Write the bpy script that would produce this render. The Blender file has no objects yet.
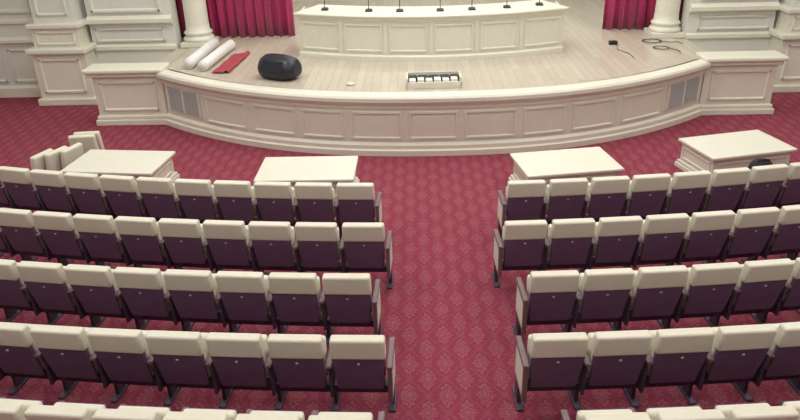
import bpy, bmesh, math, random
from mathutils import Vector, Matrix
random.seed(4)
S=bpy.context.scene
S.view_settings.view_transform='Standard'
COL=S.collection

# ------------------------------------------------------------------ materials
def newmat(name):
    m=bpy.data.materials.new(name); m.use_nodes=True
    nt=m.node_tree; b=nt.nodes['Principled BSDF']
    return m,nt,b
def simple(name,col,rough=.5,metal=0,noise=.06,scale=6,bump=0,bscale=80,spec=.5,sheen=0):
    m,nt,b=newmat(name)
    b.inputs['Roughness'].default_value=rough; b.inputs['Metallic'].default_value=metal
    b.inputs['Specular IOR Level'].default_value=spec
    if sheen: b.inputs['Sheen Weight'].default_value=sheen
    tc=nt.nodes.new('ShaderNodeTexCoord')
    n=nt.nodes.new('ShaderNodeTexNoise'); n.inputs['Scale'].default_value=scale; n.inputs['Detail'].default_value=4
    nt.links.new(tc.outputs['Object'],n.inputs['Vector'])
    r=nt.nodes.new('ShaderNodeMapRange'); r.inputs['To Min'].default_value=1-noise; r.inputs['To Max'].default_value=1+noise
    nt.links.new(n.outputs['Fac'],r.inputs['Value'])
    mx=nt.nodes.new('ShaderNodeVectorMath'); mx.operation='SCALE'; mx.inputs[0].default_value=col
    nt.links.new(r.outputs['Result'],mx.inputs['Scale']); nt.links.new(mx.outputs['Vector'],b.inputs['Base Color'])
    if bump:
        n2=nt.nodes.new('ShaderNodeTexNoise'); n2.inputs['Scale'].default_value=bscale
        nt.links.new(tc.outputs['Object'],n2.inputs['Vector'])
        bp=nt.nodes.new('ShaderNodeBump'); bp.inputs['Strength'].default_value=bump; bp.inputs['Distance'].default_value=.01
        nt.links.new(n2.outputs['Fac'],bp.inputs['Height']); nt.links.new(bp.outputs['Normal'],b.inputs['Normal'])
    return m
CREAM=simple('cream_lacquer',(.74,.72,.60),.38)
CREAM_D=simple('cream_lacquer_recess',(.70,.64,.53),.45)
WALL=simple('cream_wall_paint',(.68,.68,.61),.6)
FABRIC=simple('cream_upholstery',(.71,.68,.54),.8,bump=.3,sheen=.2,noise=.05)
PURP=simple('plum_upholstery_back',(.150,.088,.155),.65,noise=.2,bump=.2)  # lighter than the real plum: the hall's purple haze is mixed into the colour
WOOD=simple('brown_arm_wood',(.17,.105,.11),.4,noise=.2)
BLACK=simple('black_steel',(.055,.040,.065),.5)  # black lifted towards purple, haze painted into the base colour
BLKFAB=simple('black_fabric',(.014,.012,.020),.8,bump=.4)
BLKPL=simple('black_plastic',(.012,.013,.024),.4)
CURT=simple('crimson_velvet',(.37,.008,.085),.75,noise=.15,sheen=.4)
PAPER=simple('white_paper',(.74,.73,.70),.7)
REDF=simple('red_cloth',(.34,.04,.06),.8,noise=.15,bump=.4,bscale=30)
GRILL=simple('grille_metal',(.52,.54,.53),.45)
GRILL_D=simple('grille_dark',(.34,.34,.36),.6)
PLAST=simple('ceiling_plaster',(.8,.78,.74),.8)
LAMP,nt,b=newmat('ceiling_lamp_glass')
b.inputs['Base Color'].default_value=(.9,.9,.9,1); b.inputs['Emission Color'].default_value=(1,.95,.88,1); b.inputs['Emission Strength'].default_value=3

def M(nt,op,a,b=None,c=None):
    n=nt.nodes.new('ShaderNodeMath'); n.operation=op
    for i,v in enumerate((a,b,c)):
        if v is None: continue
        if isinstance(v,(int,float)): n.inputs[i].default_value=v
        else: nt.links.new(v,n.inputs[i])
    return n.outputs[0]
def carpet():
    m,nt,b=newmat('damask_carpet')
    tc=nt.nodes.new('ShaderNodeTexCoord')
    nz=nt.nodes.new('ShaderNodeTexNoise'); nz.inputs['Scale'].default_value=14; nz.inputs['Detail'].default_value=3
    nt.links.new(tc.outputs['Object'],nz.inputs['Vector'])
    ad=nt.nodes.new('ShaderNodeVectorMath'); ad.operation='MULTIPLY_ADD'
    nt.links.new(nz.outputs['Color'],ad.inputs[0]); ad.inputs[1].default_value=(.07,.07,0); nt.links.new(tc.outputs['Object'],ad.inputs[2])
    sp=nt.nodes.new('ShaderNodeSeparateXYZ'); nt.links.new(ad.outputs[0],sp.inputs[0])
    PX,PY=.38,.50
    x=M(nt,'DIVIDE',sp.outputs[0],PX); y=M(nt,'DIVIDE',sp.outputs[1],PY)
    def motif(off):
        a=M(nt,'SUBTRACT',M(nt,'FRACT',M(nt,'ADD',x,off+100)),.5)
        c=M(nt,'SUBTRACT',M(nt,'FRACT',M(nt,'ADD',y,off+100)),.5)
        r=M(nt,'SQRT',M(nt,'ADD',M(nt,'MULTIPLY',a,a),M(nt,'MULTIPLY',c,c)))
        th=M(nt,'ARCTAN2',a,c)
        R=M(nt,'ADD',.235,M(nt,'MULTIPLY',M(nt,'COSINE',M(nt,'MULTIPLY',th,12)),.035))
        R=M(nt,'ADD',R,M(nt,'MULTIPLY',M(nt,'COSINE',M(nt,'MULTIPLY',th,4)),.035))
        R=M(nt,'ADD',R,M(nt,'MULTIPLY',M(nt,'COSINE',M(nt,'MULTIPLY',th,2)),.05))
        q=M(nt,'DIVIDE',r,R)
        s=M(nt,'LESS_THAN',q,1.0)
        ring=M(nt,'LESS_THAN',M(nt,'ABSOLUTE',M(nt,'SUBTRACT',q,.68)),.09)
        ring2=M(nt,'LESS_THAN',M(nt,'ABSOLUTE',M(nt,'SUBTRACT',q,.34)),.07)
        s=M(nt,'MULTIPLY',s,M(nt,'SUBTRACT',1,M(nt,'MAXIMUM',ring,ring2)))
        return s
    s=M(nt,'MAXIMUM',motif(0),motif(.5))
    cx=M(nt,'COSINE',M(nt,'MULTIPLY',x,2*math.pi)); cy=M(nt,'COSINE',M(nt,'MULTIPLY',y,2*math.pi))
    vine=M(nt,'LESS_THAN',M(nt,'ABSOLUTE',M(nt,'ADD',cx,cy)),.13)
    s=M(nt,'MAXIMUM',s,M(nt,'MULTIPLY',vine,.4))
    mix=nt.nodes.new('ShaderNodeMix'); mix.data_type='RGBA'
    nt.links.new(M(nt,'MULTIPLY',s,.58),mix.inputs[0])
    mix.inputs[6].default_value=(.235,.038,.066,1); mix.inputs[7].default_value=(.29,.125,.12,1)
    n3=nt.nodes.new('ShaderNodeTexNoise'); n3.inputs['Scale'].default_value=45; nt.links.new(tc.outputs['Object'],n3.inputs['Vector'])
    mr=nt.nodes.new('ShaderNodeMapRange'); mr.inputs['To Min'].default_value=.7; mr.inputs['To Max'].default_value=1.3
    nt.links.new(n3.outputs['Fac'],mr.inputs['Value'])
    sc=nt.nodes.new('ShaderNodeVectorMath'); sc.operation='SCALE'
    nt.links.new(mix.outputs[2],sc.inputs[0]); nt.links.new(mr.outputs[0],sc.inputs['Scale'])
    nt.links.new(sc.outputs[0],b.inputs['Base Color']); b.inputs['Roughness'].default_value=.95
    b.inputs['Specular IOR Level'].default_value=.1
    return m
CARPET=carpet()
def planks():
    m,nt,b=newmat('stage_wood_planks')
    tc=nt.nodes.new('ShaderNodeTexCoord')
    mp=nt.nodes.new('ShaderNodeMapping'); mp.inputs['Rotation'].default_value=(0,0,math.radians(90)); nt.links.new(tc.outputs['Object'],mp.inputs[0])
    br=nt.nodes.new('ShaderNodeTexBrick'); nt.links.new(mp.outputs[0],br.inputs['Vector'])
    br.inputs['Color1'].default_value=(.55,.49,.39,1); br.inputs['Color2'].default_value=(.48,.42,.33,1); br.inputs['Mortar'].default_value=(.36,.31,.25,1)
    br.inputs['Scale'].default_value=1; br.inputs['Mortar Size'].default_value=.005; br.inputs['Brick Width'].default_value=1.6; br.inputs['Row Height'].default_value=.16
    mp2=nt.nodes.new('ShaderNodeMapping'); mp2.inputs['Scale'].default_value=(14,1.2,1); nt.links.new(tc.outputs['Object'],mp2.inputs[0])
    nz=nt.nodes.new('ShaderNodeTexNoise'); nz.inputs['Scale'].default_value=2; nz.inputs['Detail'].default_value=5; nt.links.new(mp2.outputs[0],nz.inputs['Vector'])
    mr=nt.nodes.new('ShaderNodeMapRange'); mr.inputs['To Min'].default_value=.85; mr.inputs['To Max'].default_value=1.15; nt.links.new(nz.outputs['Fac'],mr.inputs['Value'])
    sc=nt.nodes.new('ShaderNodeVectorMath'); sc.operation='SCALE'; nt.links.new(br.outputs['Color'],sc.inputs[0]); nt.links.new(mr.outputs[0],sc.inputs['Scale'])
    nt.links.new(sc.outputs[0],b.inputs['Base Color']); b.inputs['Roughness'].default_value=.3
    return m
PLANK=planks()

# ------------------------------------------------------------------ mesh helpers
class MB:
    def __init__(s): s.bm=bmesh.new(); s.mats=[]
    def mi(s,m):
        if m not in s.mats: s.mats.append(m)
        return s.mats.index(m)
    def hexa(s,c,mat,bev=0,seg=2,smooth=False):
        v=[s.bm.verts.new(p) for p in c]; k=s.mi(mat); fs=[]
        for f in ((3,2,1,0),(4,5,6,7),(0,1,5,4),(1,2,6,5),(2,3,7,6),(3,0,4,7)):
            F=s.bm.faces.new([v[i] for i in f]); F.material_index=k; fs.append(F)
        if bev:
            ed=list({e for F in fs for e in F.edges})
            r=bmesh.ops.bevel(s.bm,geom=ed,offset=bev,segments=seg,affect='EDGES',profile=.5)
            for F in r['faces']: F.material_index=k; F.smooth=smooth
    def box(s,x0,x1,y0,y1,z0,z1,mat,bev=0,seg=2,mtx=None,smooth=False):
        c=[Vector(p) for p in ((x0,y0,z0),(x1,y0,z0),(x1,y1,z0),(x0,y1,z0),(x0,y0,z1),(x1,y0,z1),(x1,y1,z1),(x0,y1,z1))]
        if mtx: c=[mtx@p for p in c]
        s.hexa(c,mat,bev,seg,smooth)
    def face(s,pts,mat,smooth=False):
        F=s.bm.faces.new([s.bm.verts.new(p) for p in pts]); F.material_index=s.mi(mat); F.smooth=smooth
    def loft(s,rings,mat,closed=True,caps=True,smooth=True):
        k=s.mi(mat); R=[[s.bm.verts.new(p) for p in r] for r in rings]; n=len(R[0])
        for a,b in zip(R,R[1:]):
            for i in range(n if closed else n-1):
                j=(i+1)%n
                F=s.bm.faces.new((a[i],a[j],b[j],b[i])); F.material_index=k; F.smooth=smooth
        if caps and closed:
            for r in (R[0][::-1],R[-1]):
                F=s.bm.faces.new(r); F.material_index=k
    def lathe(s,prof,mat,n=24,mtx=None,smooth=True):
        rings=[]
        for r,z in prof:
            ring=[Vector((r*math.cos(2*math.pi*i/n),r*math.sin(2*math.pi*i/n),z)) for i in range(n)]
            rings.append([mtx@p for p in ring] if mtx else ring)
        s.loft(rings,mat,smooth=smooth)
    def tube(s,pts,r,mat,n=8):
        pts=[Vector(p) for p in pts]; rings=[]
        for i,p in enumerate(pts):
            t=(pts[min(i+1,len(pts)-1)]-pts[max(i-1,0)]).normalized()
            a=t.orthogonal().normalized() if abs(t.z)>.9 else t.cross(Vector((0,0,1))).normalized()
            b=t.cross(a)
            rings.append([p+(a*math.cos(q)+b*math.sin(q))*r for q in [2*math.pi*k/n for k in range(n)]])
        s.loft(rings,mat)
    def done(s,name,loc=(0,0,0),rot=0,recalc=True):
        if recalc: bmesh.ops.recalc_face_normals(s.bm,faces=s.bm.faces[:])
        me=bpy.data.meshes.new(name); s.bm.to_mesh(me); s.bm.free()
        for m in s.mats: me.materials.append(m)
        return inst(name,me,loc,rot)
def inst(name,me,loc,rot=0):
    o=bpy.data.objects.new(name,me); COL.objects.link(o); o.location=loc; o.rotation_euler=(0,0,rot); return o

def sweep(mb,path,prof,mat,smooth=False):
    rings=[[Vector((p[0]+n[0]*d,p[1]+n[1]*d,z)) for d,z in prof] for p,n in path]
    mb.loft(rings,mat,closed=True,caps=True,smooth=smooth)
def mkpath(f,x0,x1,n):
    out=[]
    for i in range(n+1):
        x=x0+(x1-x0)*i/n; e=1e-3
        t=Vector((2*e,f(x+e)-f(x-e))).normalized()
        out.append(((x,f(x)),(t[1],-t[0])))
    return out
def frame(mb,path,z0,z1,w,d,mat,base=0):
    a=[(base,z0),(base+d,z0+w*.2),(base+d,z0+w*.7),(base,z0+w)]
    b=[(base,z1-w),(base+d,z1-w*.7),(base+d,z1-w*.2),(base,z1)]
    sweep(mb,path,a,mat); sweep(mb,path,b,mat)
    for (p,n),sg in ((path[0],1),(path[-1],-1)):
        n=Vector((n[0],n[1],0)); t=Vector((-n[1],n[0],0))*sg
        P=Vector((p[0],p[1],0))
        q=[P+n*base,P+n*(base+d)+t*w*.2,P+n*(base+d)+t*w*.7,P+n*base+t*w]
        mb.loft([[v+Vector((0,0,z0)) for v in q],[v+Vector((0,0,z1)) for v in q]],mat,smooth=False)
def linepath(x0,x1,y,n=1):
    return [((x0+(x1-x0)*i/n,y),(0,-1)) for i in range(n+1)]

# ------------------------------------------------------------------ room shell
HW=10.9; CZ=8.6
mb=MB(); mb.box(-HW,HW,-4,16.4,-.1,0,CARPET); mb.done('floor')
mb=MB(); mb.box(-HW,HW,-4,22.2,CZ,CZ+.1,PLAST); mb.done('ceiling')
mb=MB(); mb.box(-HW-.2,-HW,-4,16.4,0,CZ,WALL); mb.done('wall_left')
mb=MB(); mb.box(HW,HW+.2,-4,16.4,0,CZ,WALL); mb.done('wall_right')
mb=MB(); mb.box(-HW,HW,-4.2,-4,0,CZ,WALL); mb.done('wall_rear')
for sg,nm in ((-1,'left'),(1,'right')):
    mb=MB()
    def X(a,b): return (min(sg*a,sg*b),max(sg*a,sg*b))
    a=X(8.9,HW); mb.box(*a,16.2,16.4,0,CZ,WALL)
    pa=lambda a,b,y:linepath(min(sg*a,sg*b),max(sg*a,sg*b),y)
    for (u,v) in ((9.05,9.85),(10.0,10.8)):
        frame(mb,pa(u,v,16.2),.35,1.15,.07,.04,WALL)
        frame(mb,pa(u,v,16.2),1.95,5.5,.09,.05,WALL)
    sweep(mb,pa(8.9,HW,16.2),[(0,0),(.08,0),(.08,.22),(.03,.27),(0,.27)],CREAM)
    sweep(mb,pa(8.9,HW,16.2),[(0,1.25),(.10,1.30),(.10,1.36),(.03,1.42),(0,1.42)],CREAM)
    sweep(mb,pa(8.9,HW,16.2),[(0,1.70),(.06,1.73),(.06,1.79),(0,1.82)],CREAM)
    mb.box(*X(5.78,7.7),16.0,16.4,0,CZ,WALL)
    frame(mb,pa(6.0,7.6,16.0),1.30,1.62,.06,.04,WALL)
    frame(mb,pa(6.0,7.6,16.0),1.95,5.5,.09,.05,WALL)
    sweep(mb,pa(5.78,7.7,16.0),[(0,1.12),(.05,1.12),(.05,1.2),(0,1.24)],CREAM)
    sweep(mb,pa(5.78,7.7,16.0),[(0,1.68),(.12,1.74),(.12,1.82),(.03,1.88),(0,1.88)],CREAM)
    mb.done('wall_proscenium_'+nm)
    mb=MB()
    mb.box(*X(7.7,8.9),15.45,16.4,0,1.2,CREAM)
    mb.box(*X(7.62,8.98),15.37,16.4,0,.16,CREAM,.02)
    mb.box(*X(7.62,8.98),15.35,16.4,1.18,1.30,CREAM,.03)
    mb.box(*X(7.78,8.82),15.53,16.4,1.30,1.72,CREAM)
    mb.box(*X(7.70,8.90),15.47,16.4,1.72,1.82,CREAM,.02)
    mb.box(*X(7.85,8.75),15.62,16.4,1.82,CZ,WALL)
    frame(mb,pa(7.82,8.78,15.45),.28,1.08,.07,.035,CREAM)
    frame(mb,pa(7.86,8.74,15.53),1.36,1.66,.05,.03,CREAM)
    frame(mb,pa(7.95,8.65,15.62),1.98,6.5,.06,.03,WALL)
    mb.done('wall_pilaster_'+nm)
mb=MB(); mb.box(-5.78,5.78,16.0,16.4,6.2,CZ,WALL); mb.done('wall_proscenium_header')
mb=MB(); mb.box(-7.5,7.5,22,22.2,0,CZ,WALL)
for i in range(6): frame(mb,linepath(-6.8+i*2.3,-4.8+i*2.3,22),1.5,5.5,.1,.04,WALL)
mb.done('wall_stage_back')
for sg,nm in ((-1,'left'),(1,'right')):
    mb=MB(); a=sorted((sg*7.4,sg*7.6)); mb.box(a[0],a[1],16.4,22,0,CZ,WALL); mb.done('wall_stage_'+nm)

# ------------------------------------------------------------------ stage
SZ=1.12; EX=5.5
fY=lambda x:12.0+1.95*abs(x/5.45)**2.35
path=mkpath(fY,-EX,EX,72)
mb=MB()
top=[(p[0],p[1]+.2) for p,n in path]
poly=[Vector((x,y,SZ)) for x,y in top]+[Vector(p+(SZ,)) for p in ((5.5,16.0),(5.77,16.0),(5.77,16.4),(-5.77,16.4),(-5.77,16.0),(-5.5,16.0))]
mb.face(poly,PLANK)
sweep(mb,path,[(0,0),(0,SZ-.01),(-.2,SZ-.01),(-.2,0)],CREAM)
sweep(mb,path,[(0,0),(.10,0),(.10,.10),(.06,.12),(.06,.19),(.02,.23),(0,.23)],CREAM)
sweep(mb,path,[(0,.86),(.03,.88),(.03,.93),(.09,.99),(.12,1.02),(.12,1.085),(.09,SZ),(-.20,SZ),(-.20,.98),(0,.98)],CREAM)
for sg in (-1,1):
    a=sorted((sg*5.3,sg*5.5)); mb.box(a[0],a[1],14.05,16.0,0,SZ-.004,CREAM)
segs=[(-4.45,-3.55),(-3.40,-2.55),(-2.42,-1.62),(-1.50,-.56),(-.44,.44),(.56,1.50),(1.62,2.42),(2.55,3.40),(3.55,4.45)]
for u,v in segs:
    frame(mb,mkpath(fY,u,v,10),.29,.82,.055,.028,CREAM)
for sg in (-1,1):
    u,v=sorted((sg*4.58,sg*5.38))
    pth=mkpath(fY,u,v,12)
    sweep(mb,pth,[(0,.36),(.015,.36),(.015,.82),(0,.82)],GRILL_D)
    for k in range(12):
        z=.37+k*.038; sweep(mb,pth,[(.015,z),(.03,z),(.03,z+.022),(.015,z+.022)],GRILL)
    for k in (0,6,12):
        p,n=pth[k]; n3=Vector((n[0],n[1],0)); t=Vector((-n[1],n[0],0)); P=Vector((p[0],p[1],0))
        q=[P-t*.025,P-t*.025+n3*.04,P+t*.025+n3*.04,P+t*.025]
        mb.loft([[w+Vector((0,0,.35)) for w in q],[w+Vector((0,0,.83)) for w in q]],CREAM,smooth=False)
mb.done('stage')
mb=MB(); mb.box(-7.4,7.4,16.4,22,SZ-.1,SZ,PLANK); mb.done('floor_backstage')
for sg in (-1,1):
    mb=MB()
    def X(a,b): return (min(sg*a,sg*b),max(sg*a,sg*b))
    pa=lambda a,b,y:linepath(min(sg*a,sg*b),max(sg*a,sg*b),y)
    mb.box(*X(5.52,6.96),14.0,14.42,0,1.10,CREAM)
    mb.box(*X(5.52,7.03),13.90,14.42,0,.12,CREAM,.015)
    mb.box(*X(5.52,7.00),13.94,14.42,.12,.20,CREAM,.02)
    mb.box(*X(5.46,7.10),13.88,14.48,1.10,1.19,CREAM,.03)
    mb.box(*X(5.52,7.04),13.93,14.46,1.02,1.10,CREAM,.02)
    frame(mb,pa(5.66,6.84,14.0),.29,.92,.06,.03,CREAM)
    mb.done('stage_wing_parapet')
    mb=MB()
    for k in range(7):
        mb.box(*X(5.52,5.80+.22*(6-k)),14.49,15.98,k*.16,(k+1)*.16-.002,PLANK if k==6 else CREAM,.006)
    mb.done('stage_steps')

# ------------------------------------------------------------------ presidium desk
DC=.62
def desk():
    mb=MB(); f=lambda x:DC*(x/2.85)**2
    W=2.80; H=.93
    p=mkpath(f,-W,W,40)
    sweep(mb,p,[(0,0),(0,H-.04),(-.04,H-.04),(-.04,0)],CREAM)
    sweep(mb,p,[(0,0),(.05,0),(.05,.09),(.02,.12),(0,.12)],CREAM)
    sweep(mb,p,[(0,H-.13),(.03,H-.11),(.05,H-.05),(.05,H-.04),(0,H-.04)],CREAM)
    p2=mkpath(f,-W-.04,W+.04,40)
    sweep(mb,p2,[(.08,H-.045),(.09,H-.02),(.08,H),(-1.0,H),(-1.0,H-.045)],CREAM)
    for x in (-W+.02,-W/3,W/3,W-.02):
        mb.box(x-.02,x+.02,f(x)+.04,f(x)+.95,0,H-.045,CREAM)
    n=6; w=2*W/n
    for i in range(n):
        u=-W+i*w
        frame(mb,mkpath(f,u+.07,u+w-.07,8),.18,H-.18,.05,.025,CREAM)
        if i:
            q=mkpath(f,u-.03,u+.03,1); sweep(mb,q,[(0,.12),(.02,.12),(.02,H-.12),(0,H-.12)],CREAM)
    return mb.done('presidium_desk',(.02,14.42,SZ))
desk()
def mic():
    mb=MB()
    mb.hexa([Vector(c) for c in ((-.08,-.07,0),(.08,-.07,0),(.08,.07,0),(-.08,.07,0),(-.065,-.055,.035),(.065,-.055,.035),(.065,.06,.05),(-.065,.06,.05))],BLKPL,.008)
    mb.tube([(0,.02,.04),(0,.03,.15),(0,.045,.26),(0,.02,.34),(0,-.02,.38)],.008,BLKPL)
    mb.lathe([(.004,0),(.017,.01),(.019,.05),(.012,.065),(.003,.07)],BLKPL,10,Matrix.Translation((0,-.015,.375))@Matrix.Rotation(math.radians(55),4,'X'))
    bmesh.ops.recalc_face_normals(mb.bm,faces=mb.bm.faces[:])
    me=bpy.data.meshes.new('desk_microphone'); mb.bm.to_mesh(me); mb.bm.free()
    for m in mb.mats: me.materials.append(m)
    return me
mm=mic()
for x in (-2.22,-1.27,-.62,.22,.88,1.62,2.33):
    inst('desk_microphone',mm,(x,14.42+DC*(x/2.85)**2+.42,SZ+.931),0)

# ------------------------------------------------------------------ columns, curtains
for x in (-5.36,5.44):
    mb=MB()
    mb.box(-.36,.36,-.36,.36,0,.10,CREAM,.01)
    mb.lathe([(.34,.10),(.36,.14),(.34,.19),(.30,.21),(.30,.25),(.33,.28),(.31,.32),(.275,.35),(.265,.5),(.255,2.5),(.24,4.6),(.25,4.65),(.29,4.7),(.29,4.74),(.26,4.78),(.34,4.95)],CREAM,32)
    mb.box(-.40,.40,-.40,.40,4.95,5.08,CREAM,.02)
    mb.done('stage_column',(x,16.42,SZ+.001))
def curtain(x0,x1,y):
    mb=MB(); n=int((x1-x0)*44); rows=[]
    for z,amp in ((0,1.0),(.5,1),(1.5,.9),(3,.75),(5.3,.6)):
        r=[]
        for i in range(n+1):
            x=x0+(x1-x0)*i/n
            r.append(Vector((x+.02*math.sin(x*31+z),amp*(.085*math.sin(x*27+.3*math.sin(z))+.03*math.sin(x*61+1)),z)))
        rows.append(r)
    mb.loft(rows,CURT,closed=False,caps=False)
    o=mb.done('stage_curtain',(0,y,SZ+.015),recalc=False)
    md=o.modifiers.new('thick','SOLIDIFY'); md.thickness=.012
curtain(-6.2,-3.22,17.02); curtain(4.2,6.3,17.02)

# ------------------------------------------------------------------ things on the stage
for x,y,l,a in ((-4.93,15.05,1.95,-.02),(-4.54,14.85,1.95,-.06)):
    mb=MB(); mx=Matrix.Translation((0,-l/2,.112))@Matrix.Rotation(-math.pi/2,4,'X')
    mb.lathe([(.04,0),(.04,.003),(.105,0),(.11,.01),(.11,l-.01),(.105,l),(.04,l),(.04,l-.003)],PAPER,24,mx)
    mb.lathe([(.038,-.002),(.038,l+.002)],CREAM_D,16,mx)
    mb.done('paper_roll',(x,y,SZ),a)
mb=MB()
g=[]
for i in range(25):
    g.append([Vector((-.17+.36*j/12+.006*math.sin(i*.8),-.8+1.6*i/24,.03+.008*math.sin(i*.7+j*.4)+(.05*math.sin((j-8)/4*math.pi) if j>8 else 0))) for j in range(13)])
mb.loft(g,REDF,closed=False,caps=False)
o=mb.done('red_cloth',(-4.17,14.5,SZ),-.06,recalc=False)
md=o.modifiers.new('thick','SOLIDIFY'); md.thickness=.012
mb=MB()
prof=[(-.20,.0),(.16,0),(.23,.06),(.26,.16),(.23,.30),(.15,.40),(.03,.45),(-.10,.42),(-.20,.33),(-.27,.20),(-.26,.07)]
def ring(x,s): return [Vector((x,p[0]*s,.22+(p[1]-.22)*s)) for p in prof]
mb.loft([ring(-.42,.45),ring(-.40,.66),ring(-.34,.85),ring(-.25,.96),ring(-.1,1.02),ring(.1,1.02),ring(.25,.96),ring(.34,.85),ring(.40,.66),ring(.42,.45)],BLKPL,smooth=True)
mb.hexa([Vector(c) for c in ((-.22,-.285,.16),(.22,-.285,.16),(.22,-.24,.14),(-.22,-.24,.14),(-.22,-.20,.37),(.22,-.20,.37),(.22,-.15,.35),(-.22,-.15,.35))],BLKFAB,.01)
mb.tube([(-.39,.02,.14),(-.44,.02,.18),(-.44,.02,.27),(-.39,.02,.31)],.014,BLACK)
mb.box(-.25,.25,-.14,.14,0,.03,BLKPL,.01)
mb.done('stage_monitor_speaker',(-2.93,13.32,SZ+.006),-.45)
mb=MB()
mb.box(-.5,.5,-.2,.25,0,.03,CREAM,.005)
mb.box(-.5,-.47,-.2,.25,.03,.20,CREAM,.005); mb.box(.47,.5,-.2,.25,.03,.20,CREAM,.005)
mb.box(-.5,.5,.22,.25,.03,.20,CREAM,.005); mb.box(-.5,.5,-.2,-.17,.03,.12,CREAM,.005)
mb.box(-.46,.46,.04,.21,.03,.15,BLKPL,.01)
for k in range(6): mb.box(-.45+k*.152,-.33+k*.152,-.165,.02,.03,.145+.015*(k%2),CREAM if k%3 else PAPER,.006)
for k in range(4): mb.lathe([(.015,.15),(.015,.17),(.005,.172)],GRILL,10,Matrix.Translation((-.3+k*.2,.12,0)))
mb.done('stage_control_case',(.02,12.58,SZ+.001),.03)
mb=MB(); mb.lathe([(.035,0),(.07,0),(.075,.02),(.07,.04),(.035,.04)],CREAM_D,24); mb.lathe([(.035,.002),(.035,.038)],BLKPL,16)
mb.done('tape_roll',(-1.52,12.72,SZ+.001))
def coil(name,loc,turns,r,tail):
    mb=MB(); pts=[]
    for i in range(turns*20):
        a=i/20*2*math.pi; rr=r*(1+.12*math.sin(i*.37))
        pts.append((rr*math.cos(a),rr*.9*math.sin(a),.012+.004*i/20))
    pts+= tail
    mb.tube(pts,.007,BLKPL,6); mb.done(name,loc)
coil('cable_coil',(4.95,15.75,SZ+.001),3,.20,[(.4,-.15,.012),(.55,-.1,.012),(.6,-.3,.012)])
coil('cable_coil',(4.95,15.1,SZ+.001),2,.16,[(.3,-.3,.012),(.25,-.5,.012)])
mb=MB(); mb.box(-.09,.09,-.06,.06,0,.08,BLKPL,.015); mb.tube([(.0,-.06,.03),(.05,-.2,.01),(-.03,-.5,.01),(.12,-.9,.01),(.1,-1.3,.01)],.006,BLKPL,6)
mb.done('power_adapter',(4.05,15.55,SZ+.001))

# ------------------------------------------------------------------ low podium boxes
def podium():
    mb=MB(); w,d,h=.75,.47,.50
    mb.box(-w+.04,w-.04,-d+.04,d-.04,.0,h-.05,CREAM)
    mb.box(-w-.02,w+.02,-d-.02,d+.02,0,.08,CREAM,.012)
    mb.box(-w,w,-d,d,.08,.13,CREAM,.015)
    mb.box(-w+.02,w-.02,-d+.02,d-.02,h-.09,h-.05,CREAM,.01)
    mb.box(-w-.02,w+.02,-d-.02,d+.02,h-.05,h,CREAM,.014)
    for i in range(2):
        u=-w+.1+i*.68
        frame(mb,linepath(u,u+.62,-d+.04),.17,.38,.035,.02,CREAM)
    for sx in (-1,1):
        frame(mb,[((sx*(w-.04),y),(sx,0)) for y in (-d+.12,d-.12)],.17,.38,.035,.02,CREAM)
    return mb
o=podium().done('podium_box',(-5.22,10.66,0),-.10)
me=o.data
inst('podium_box',me,(-2.04,10.24,0),.0)
inst('podium_box',me,(2.05,10.36,0),.16)
inst('podium_box',me,(5.0,11.0,0),.24)
def cushion():
    mb=MB(); t=math.radians(9)
    mx=Matrix.Rotation(t,4,'X')
    mb.box(-.23,.23,-.05,.05,.0,.60,FABRIC,.035,3,mx,True)
    mb.box(-.20,.20,.05,.065,.05,.52,PURP,.004,1,mx)
    bmesh.ops.recalc_face_normals(mb.bm,faces=mb.bm.faces[:])
    me=bpy.data.meshes.new('loose_chair_cushion'); mb.bm.to_mesh(me); mb.bm.free()
    for m in mb.mats: me.materials.append(m)
    return me
cm=cushion()
for x,y,r in ((-6.66,10.85,1.25),(-6.47,10.98,1.2),(-6.28,11.12,1.25),(-6.28,11.75,.15),(-6.26,11.92,.12)):
    inst('loose_chair_cushion',cm,(x,y,.008),r)

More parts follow.
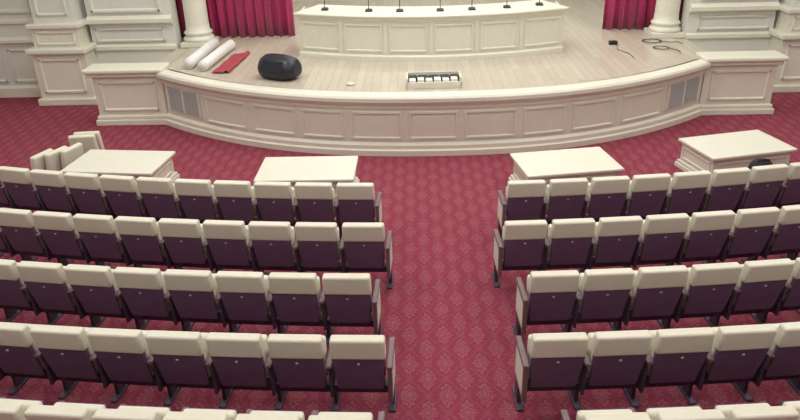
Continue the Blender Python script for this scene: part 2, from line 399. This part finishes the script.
# ------------------------------------------------------------------ auditorium chairs
def chair(endL=False,endR=False):
    mb=MB()
    def H(zb,zt,hwb,hwt,rb,rt,fb,ft,mat,bev,seg=3,sm=True):
        mb.hexa([Vector(c) for c in ((-hwb,rb,zb),(hwb,rb,zb),(hwb,fb,zb),(-hwb,fb,zb),(-hwt,rt,zt),(hwt,rt,zt),(hwt,ft,zt),(-hwt,ft,zt))],mat,bev,seg,sm)
    H(.755,.985,.250,.247,-.045,-.075,.075,.045,FABRIC,.024)
    H(.33,.76,.218,.245,.070,-.030,.105,.01,PURP,.010,2)
    H(.38,.80,.215,.235,.095,.01,.165,.085,FABRIC,.025)
    H(.36,.80,.225,.225,.175,.20,.27,.29,FABRIC,.03)
    H(.38,.78,.215,.215,.272,.292,.285,.305,PURP,.005,1)
    mb.box(-.012,.012,-.040,-.030,.70,.712,GRILL)
    mb.box(-.275,.275,.13,.24,.24,.32,BLACK)
    mb.box(-.16,-.12,.08,.16,.30,.48,BLACK); mb.box(.12,.16,.08,.16,.30,.48,BLACK)
    def arm(x,end,sg):
        if end:
            mb.box(x-.022,x+.022,-.02,.42,.24,.635,WOOD,.008)
            xo=x+sg*.024
            mb.box(min(xo,xo-sg*.01),max(xo,xo-sg*.01),.02,.38,.29,.60,FABRIC,.003,1)
        else:
            mb.box(x-.016,x+.016,.05,.36,.24,.635,BLACK,.005,1)
        mb.box(x-.018,x+.018,.22,.36,.02,.25,BLACK)
        mb.box(x-.03,x+.03,-.03,.44,.635,.668,WOOD,.012,2)
        mb.box(x-.035,x+.035,.12,.46,0,.025,BLACK,.006,1)
    arm(-.28,endL,-1)
    if endR: arm(.28,True,1)
    bmesh.ops.recalc_face_normals(mb.bm,faces=mb.bm.faces[:])
    me=bpy.data.meshes.new('auditorium_chair'); mb.bm.to_mesh(me); mb.bm.free()
    for m in mb.mats: me.materials.append(m)
    return me
CH=chair(); CHL=chair(endL=True); CHR=chair(endR=True)
rows=[(8.45,25,-1.13,1.14,11,11),(7.29,28,-.95,.96,11,10),(6.14,30,-1.05,1.09,9,9),(5.08,34,-.86,.94,9,8),(4.05,36,-.92,1.18,8,7)]
for Y,R,xl,xr,nl,nr in rows:
    for x0,sg,n in ((xl,-1,nl),(xr,1,nr)):
        a0=math.asin(x0/R)
        for i in range(n):
            a=a0+sg*i*.562/R
            x=R*math.sin(a); y=Y+.02+R-R*math.cos(a)
            me=CH
            if i==0: me=CHR if sg<0 else CHL
            inst('auditorium_chair',me,(x,y,0),a)
mb=MB()
mb.lathe([(.02,0),(.17,.01),(.20,.05),(.18,.11),(.12,.16),(.05,.18),(.01,.18)],BLKFAB,16,Matrix.Diagonal((.9,.6,1,1)))
mb.tube([(-.12,0,.12),(-.08,-.04,.17),(0,-.05,.19),(.08,-.04,.17),(.12,0,.12)],.012,BLKFAB)
mb.done('black_bag',(4.50,9.14,.802),.2)

# ------------------------------------------------------------------ lights
def area(name,loc,sx,sy,e,col):
    l=bpy.data.lights.new(name,'AREA'); l.shape='RECTANGLE'; l.size=sx; l.size_y=sy; l.energy=e; l.color=col
    o=bpy.data.objects.new(name,l); COL.objects.link(o); o.location=loc; return o
for i,(x,y) in enumerate([(x,y) for y in (1.5,6.5,11.5) for x in (-6,0,6)]):
    mb=MB(); mb.box(-1.1,1.1,-1.1,1.1,0,.06,PLAST,.02); mb.box(-1,1,-1,1,-.02,0,LAMP); mb.done('ceiling_lamp',(x,y,CZ-.06))
    area('ceiling_light',(x,y,CZ-.12),2,2,{1.5:90,6.5:112,11.5:158}[y],(.94,.94,1.0) if y<10 else (.97,1,.97))
area('stage_light',(0,18.5,7.5),9,3,355,(.98,1,.96))
area('stage_front_light',(0,14.2,8.3),8,1.5,210,(.98,1,.96))
w=bpy.data.worlds.new('hall_world'); S.world=w; w.use_nodes=True
w.node_tree.nodes['Background'].inputs[0].default_value=(.6,.5,.65,1); w.node_tree.nodes['Background'].inputs[1].default_value=.3

# ------------------------------------------------------------------ camera
cx,Hc,yaw,pitch,roll=-.304,4.7434,.0282,.4553,-.0265
fw=Vector((-math.sin(yaw)*math.cos(pitch),math.cos(yaw)*math.cos(pitch),-math.sin(pitch)))
r=Vector((math.cos(yaw),math.sin(yaw),0)); u=r.cross(fw)
r2=r*math.cos(roll)+u*math.sin(roll); u2=u*math.cos(roll)-r*math.sin(roll)
cam=bpy.data.cameras.new('camera'); co=bpy.data.objects.new('camera',cam); COL.objects.link(co)
cam.sensor_width=36; cam.lens=36*700/800
mt=Matrix((r2,u2,-fw)).transposed().to_4x4(); mt.translation=Vector((cx,0,Hc)); co.matrix_world=mt
S.camera=co
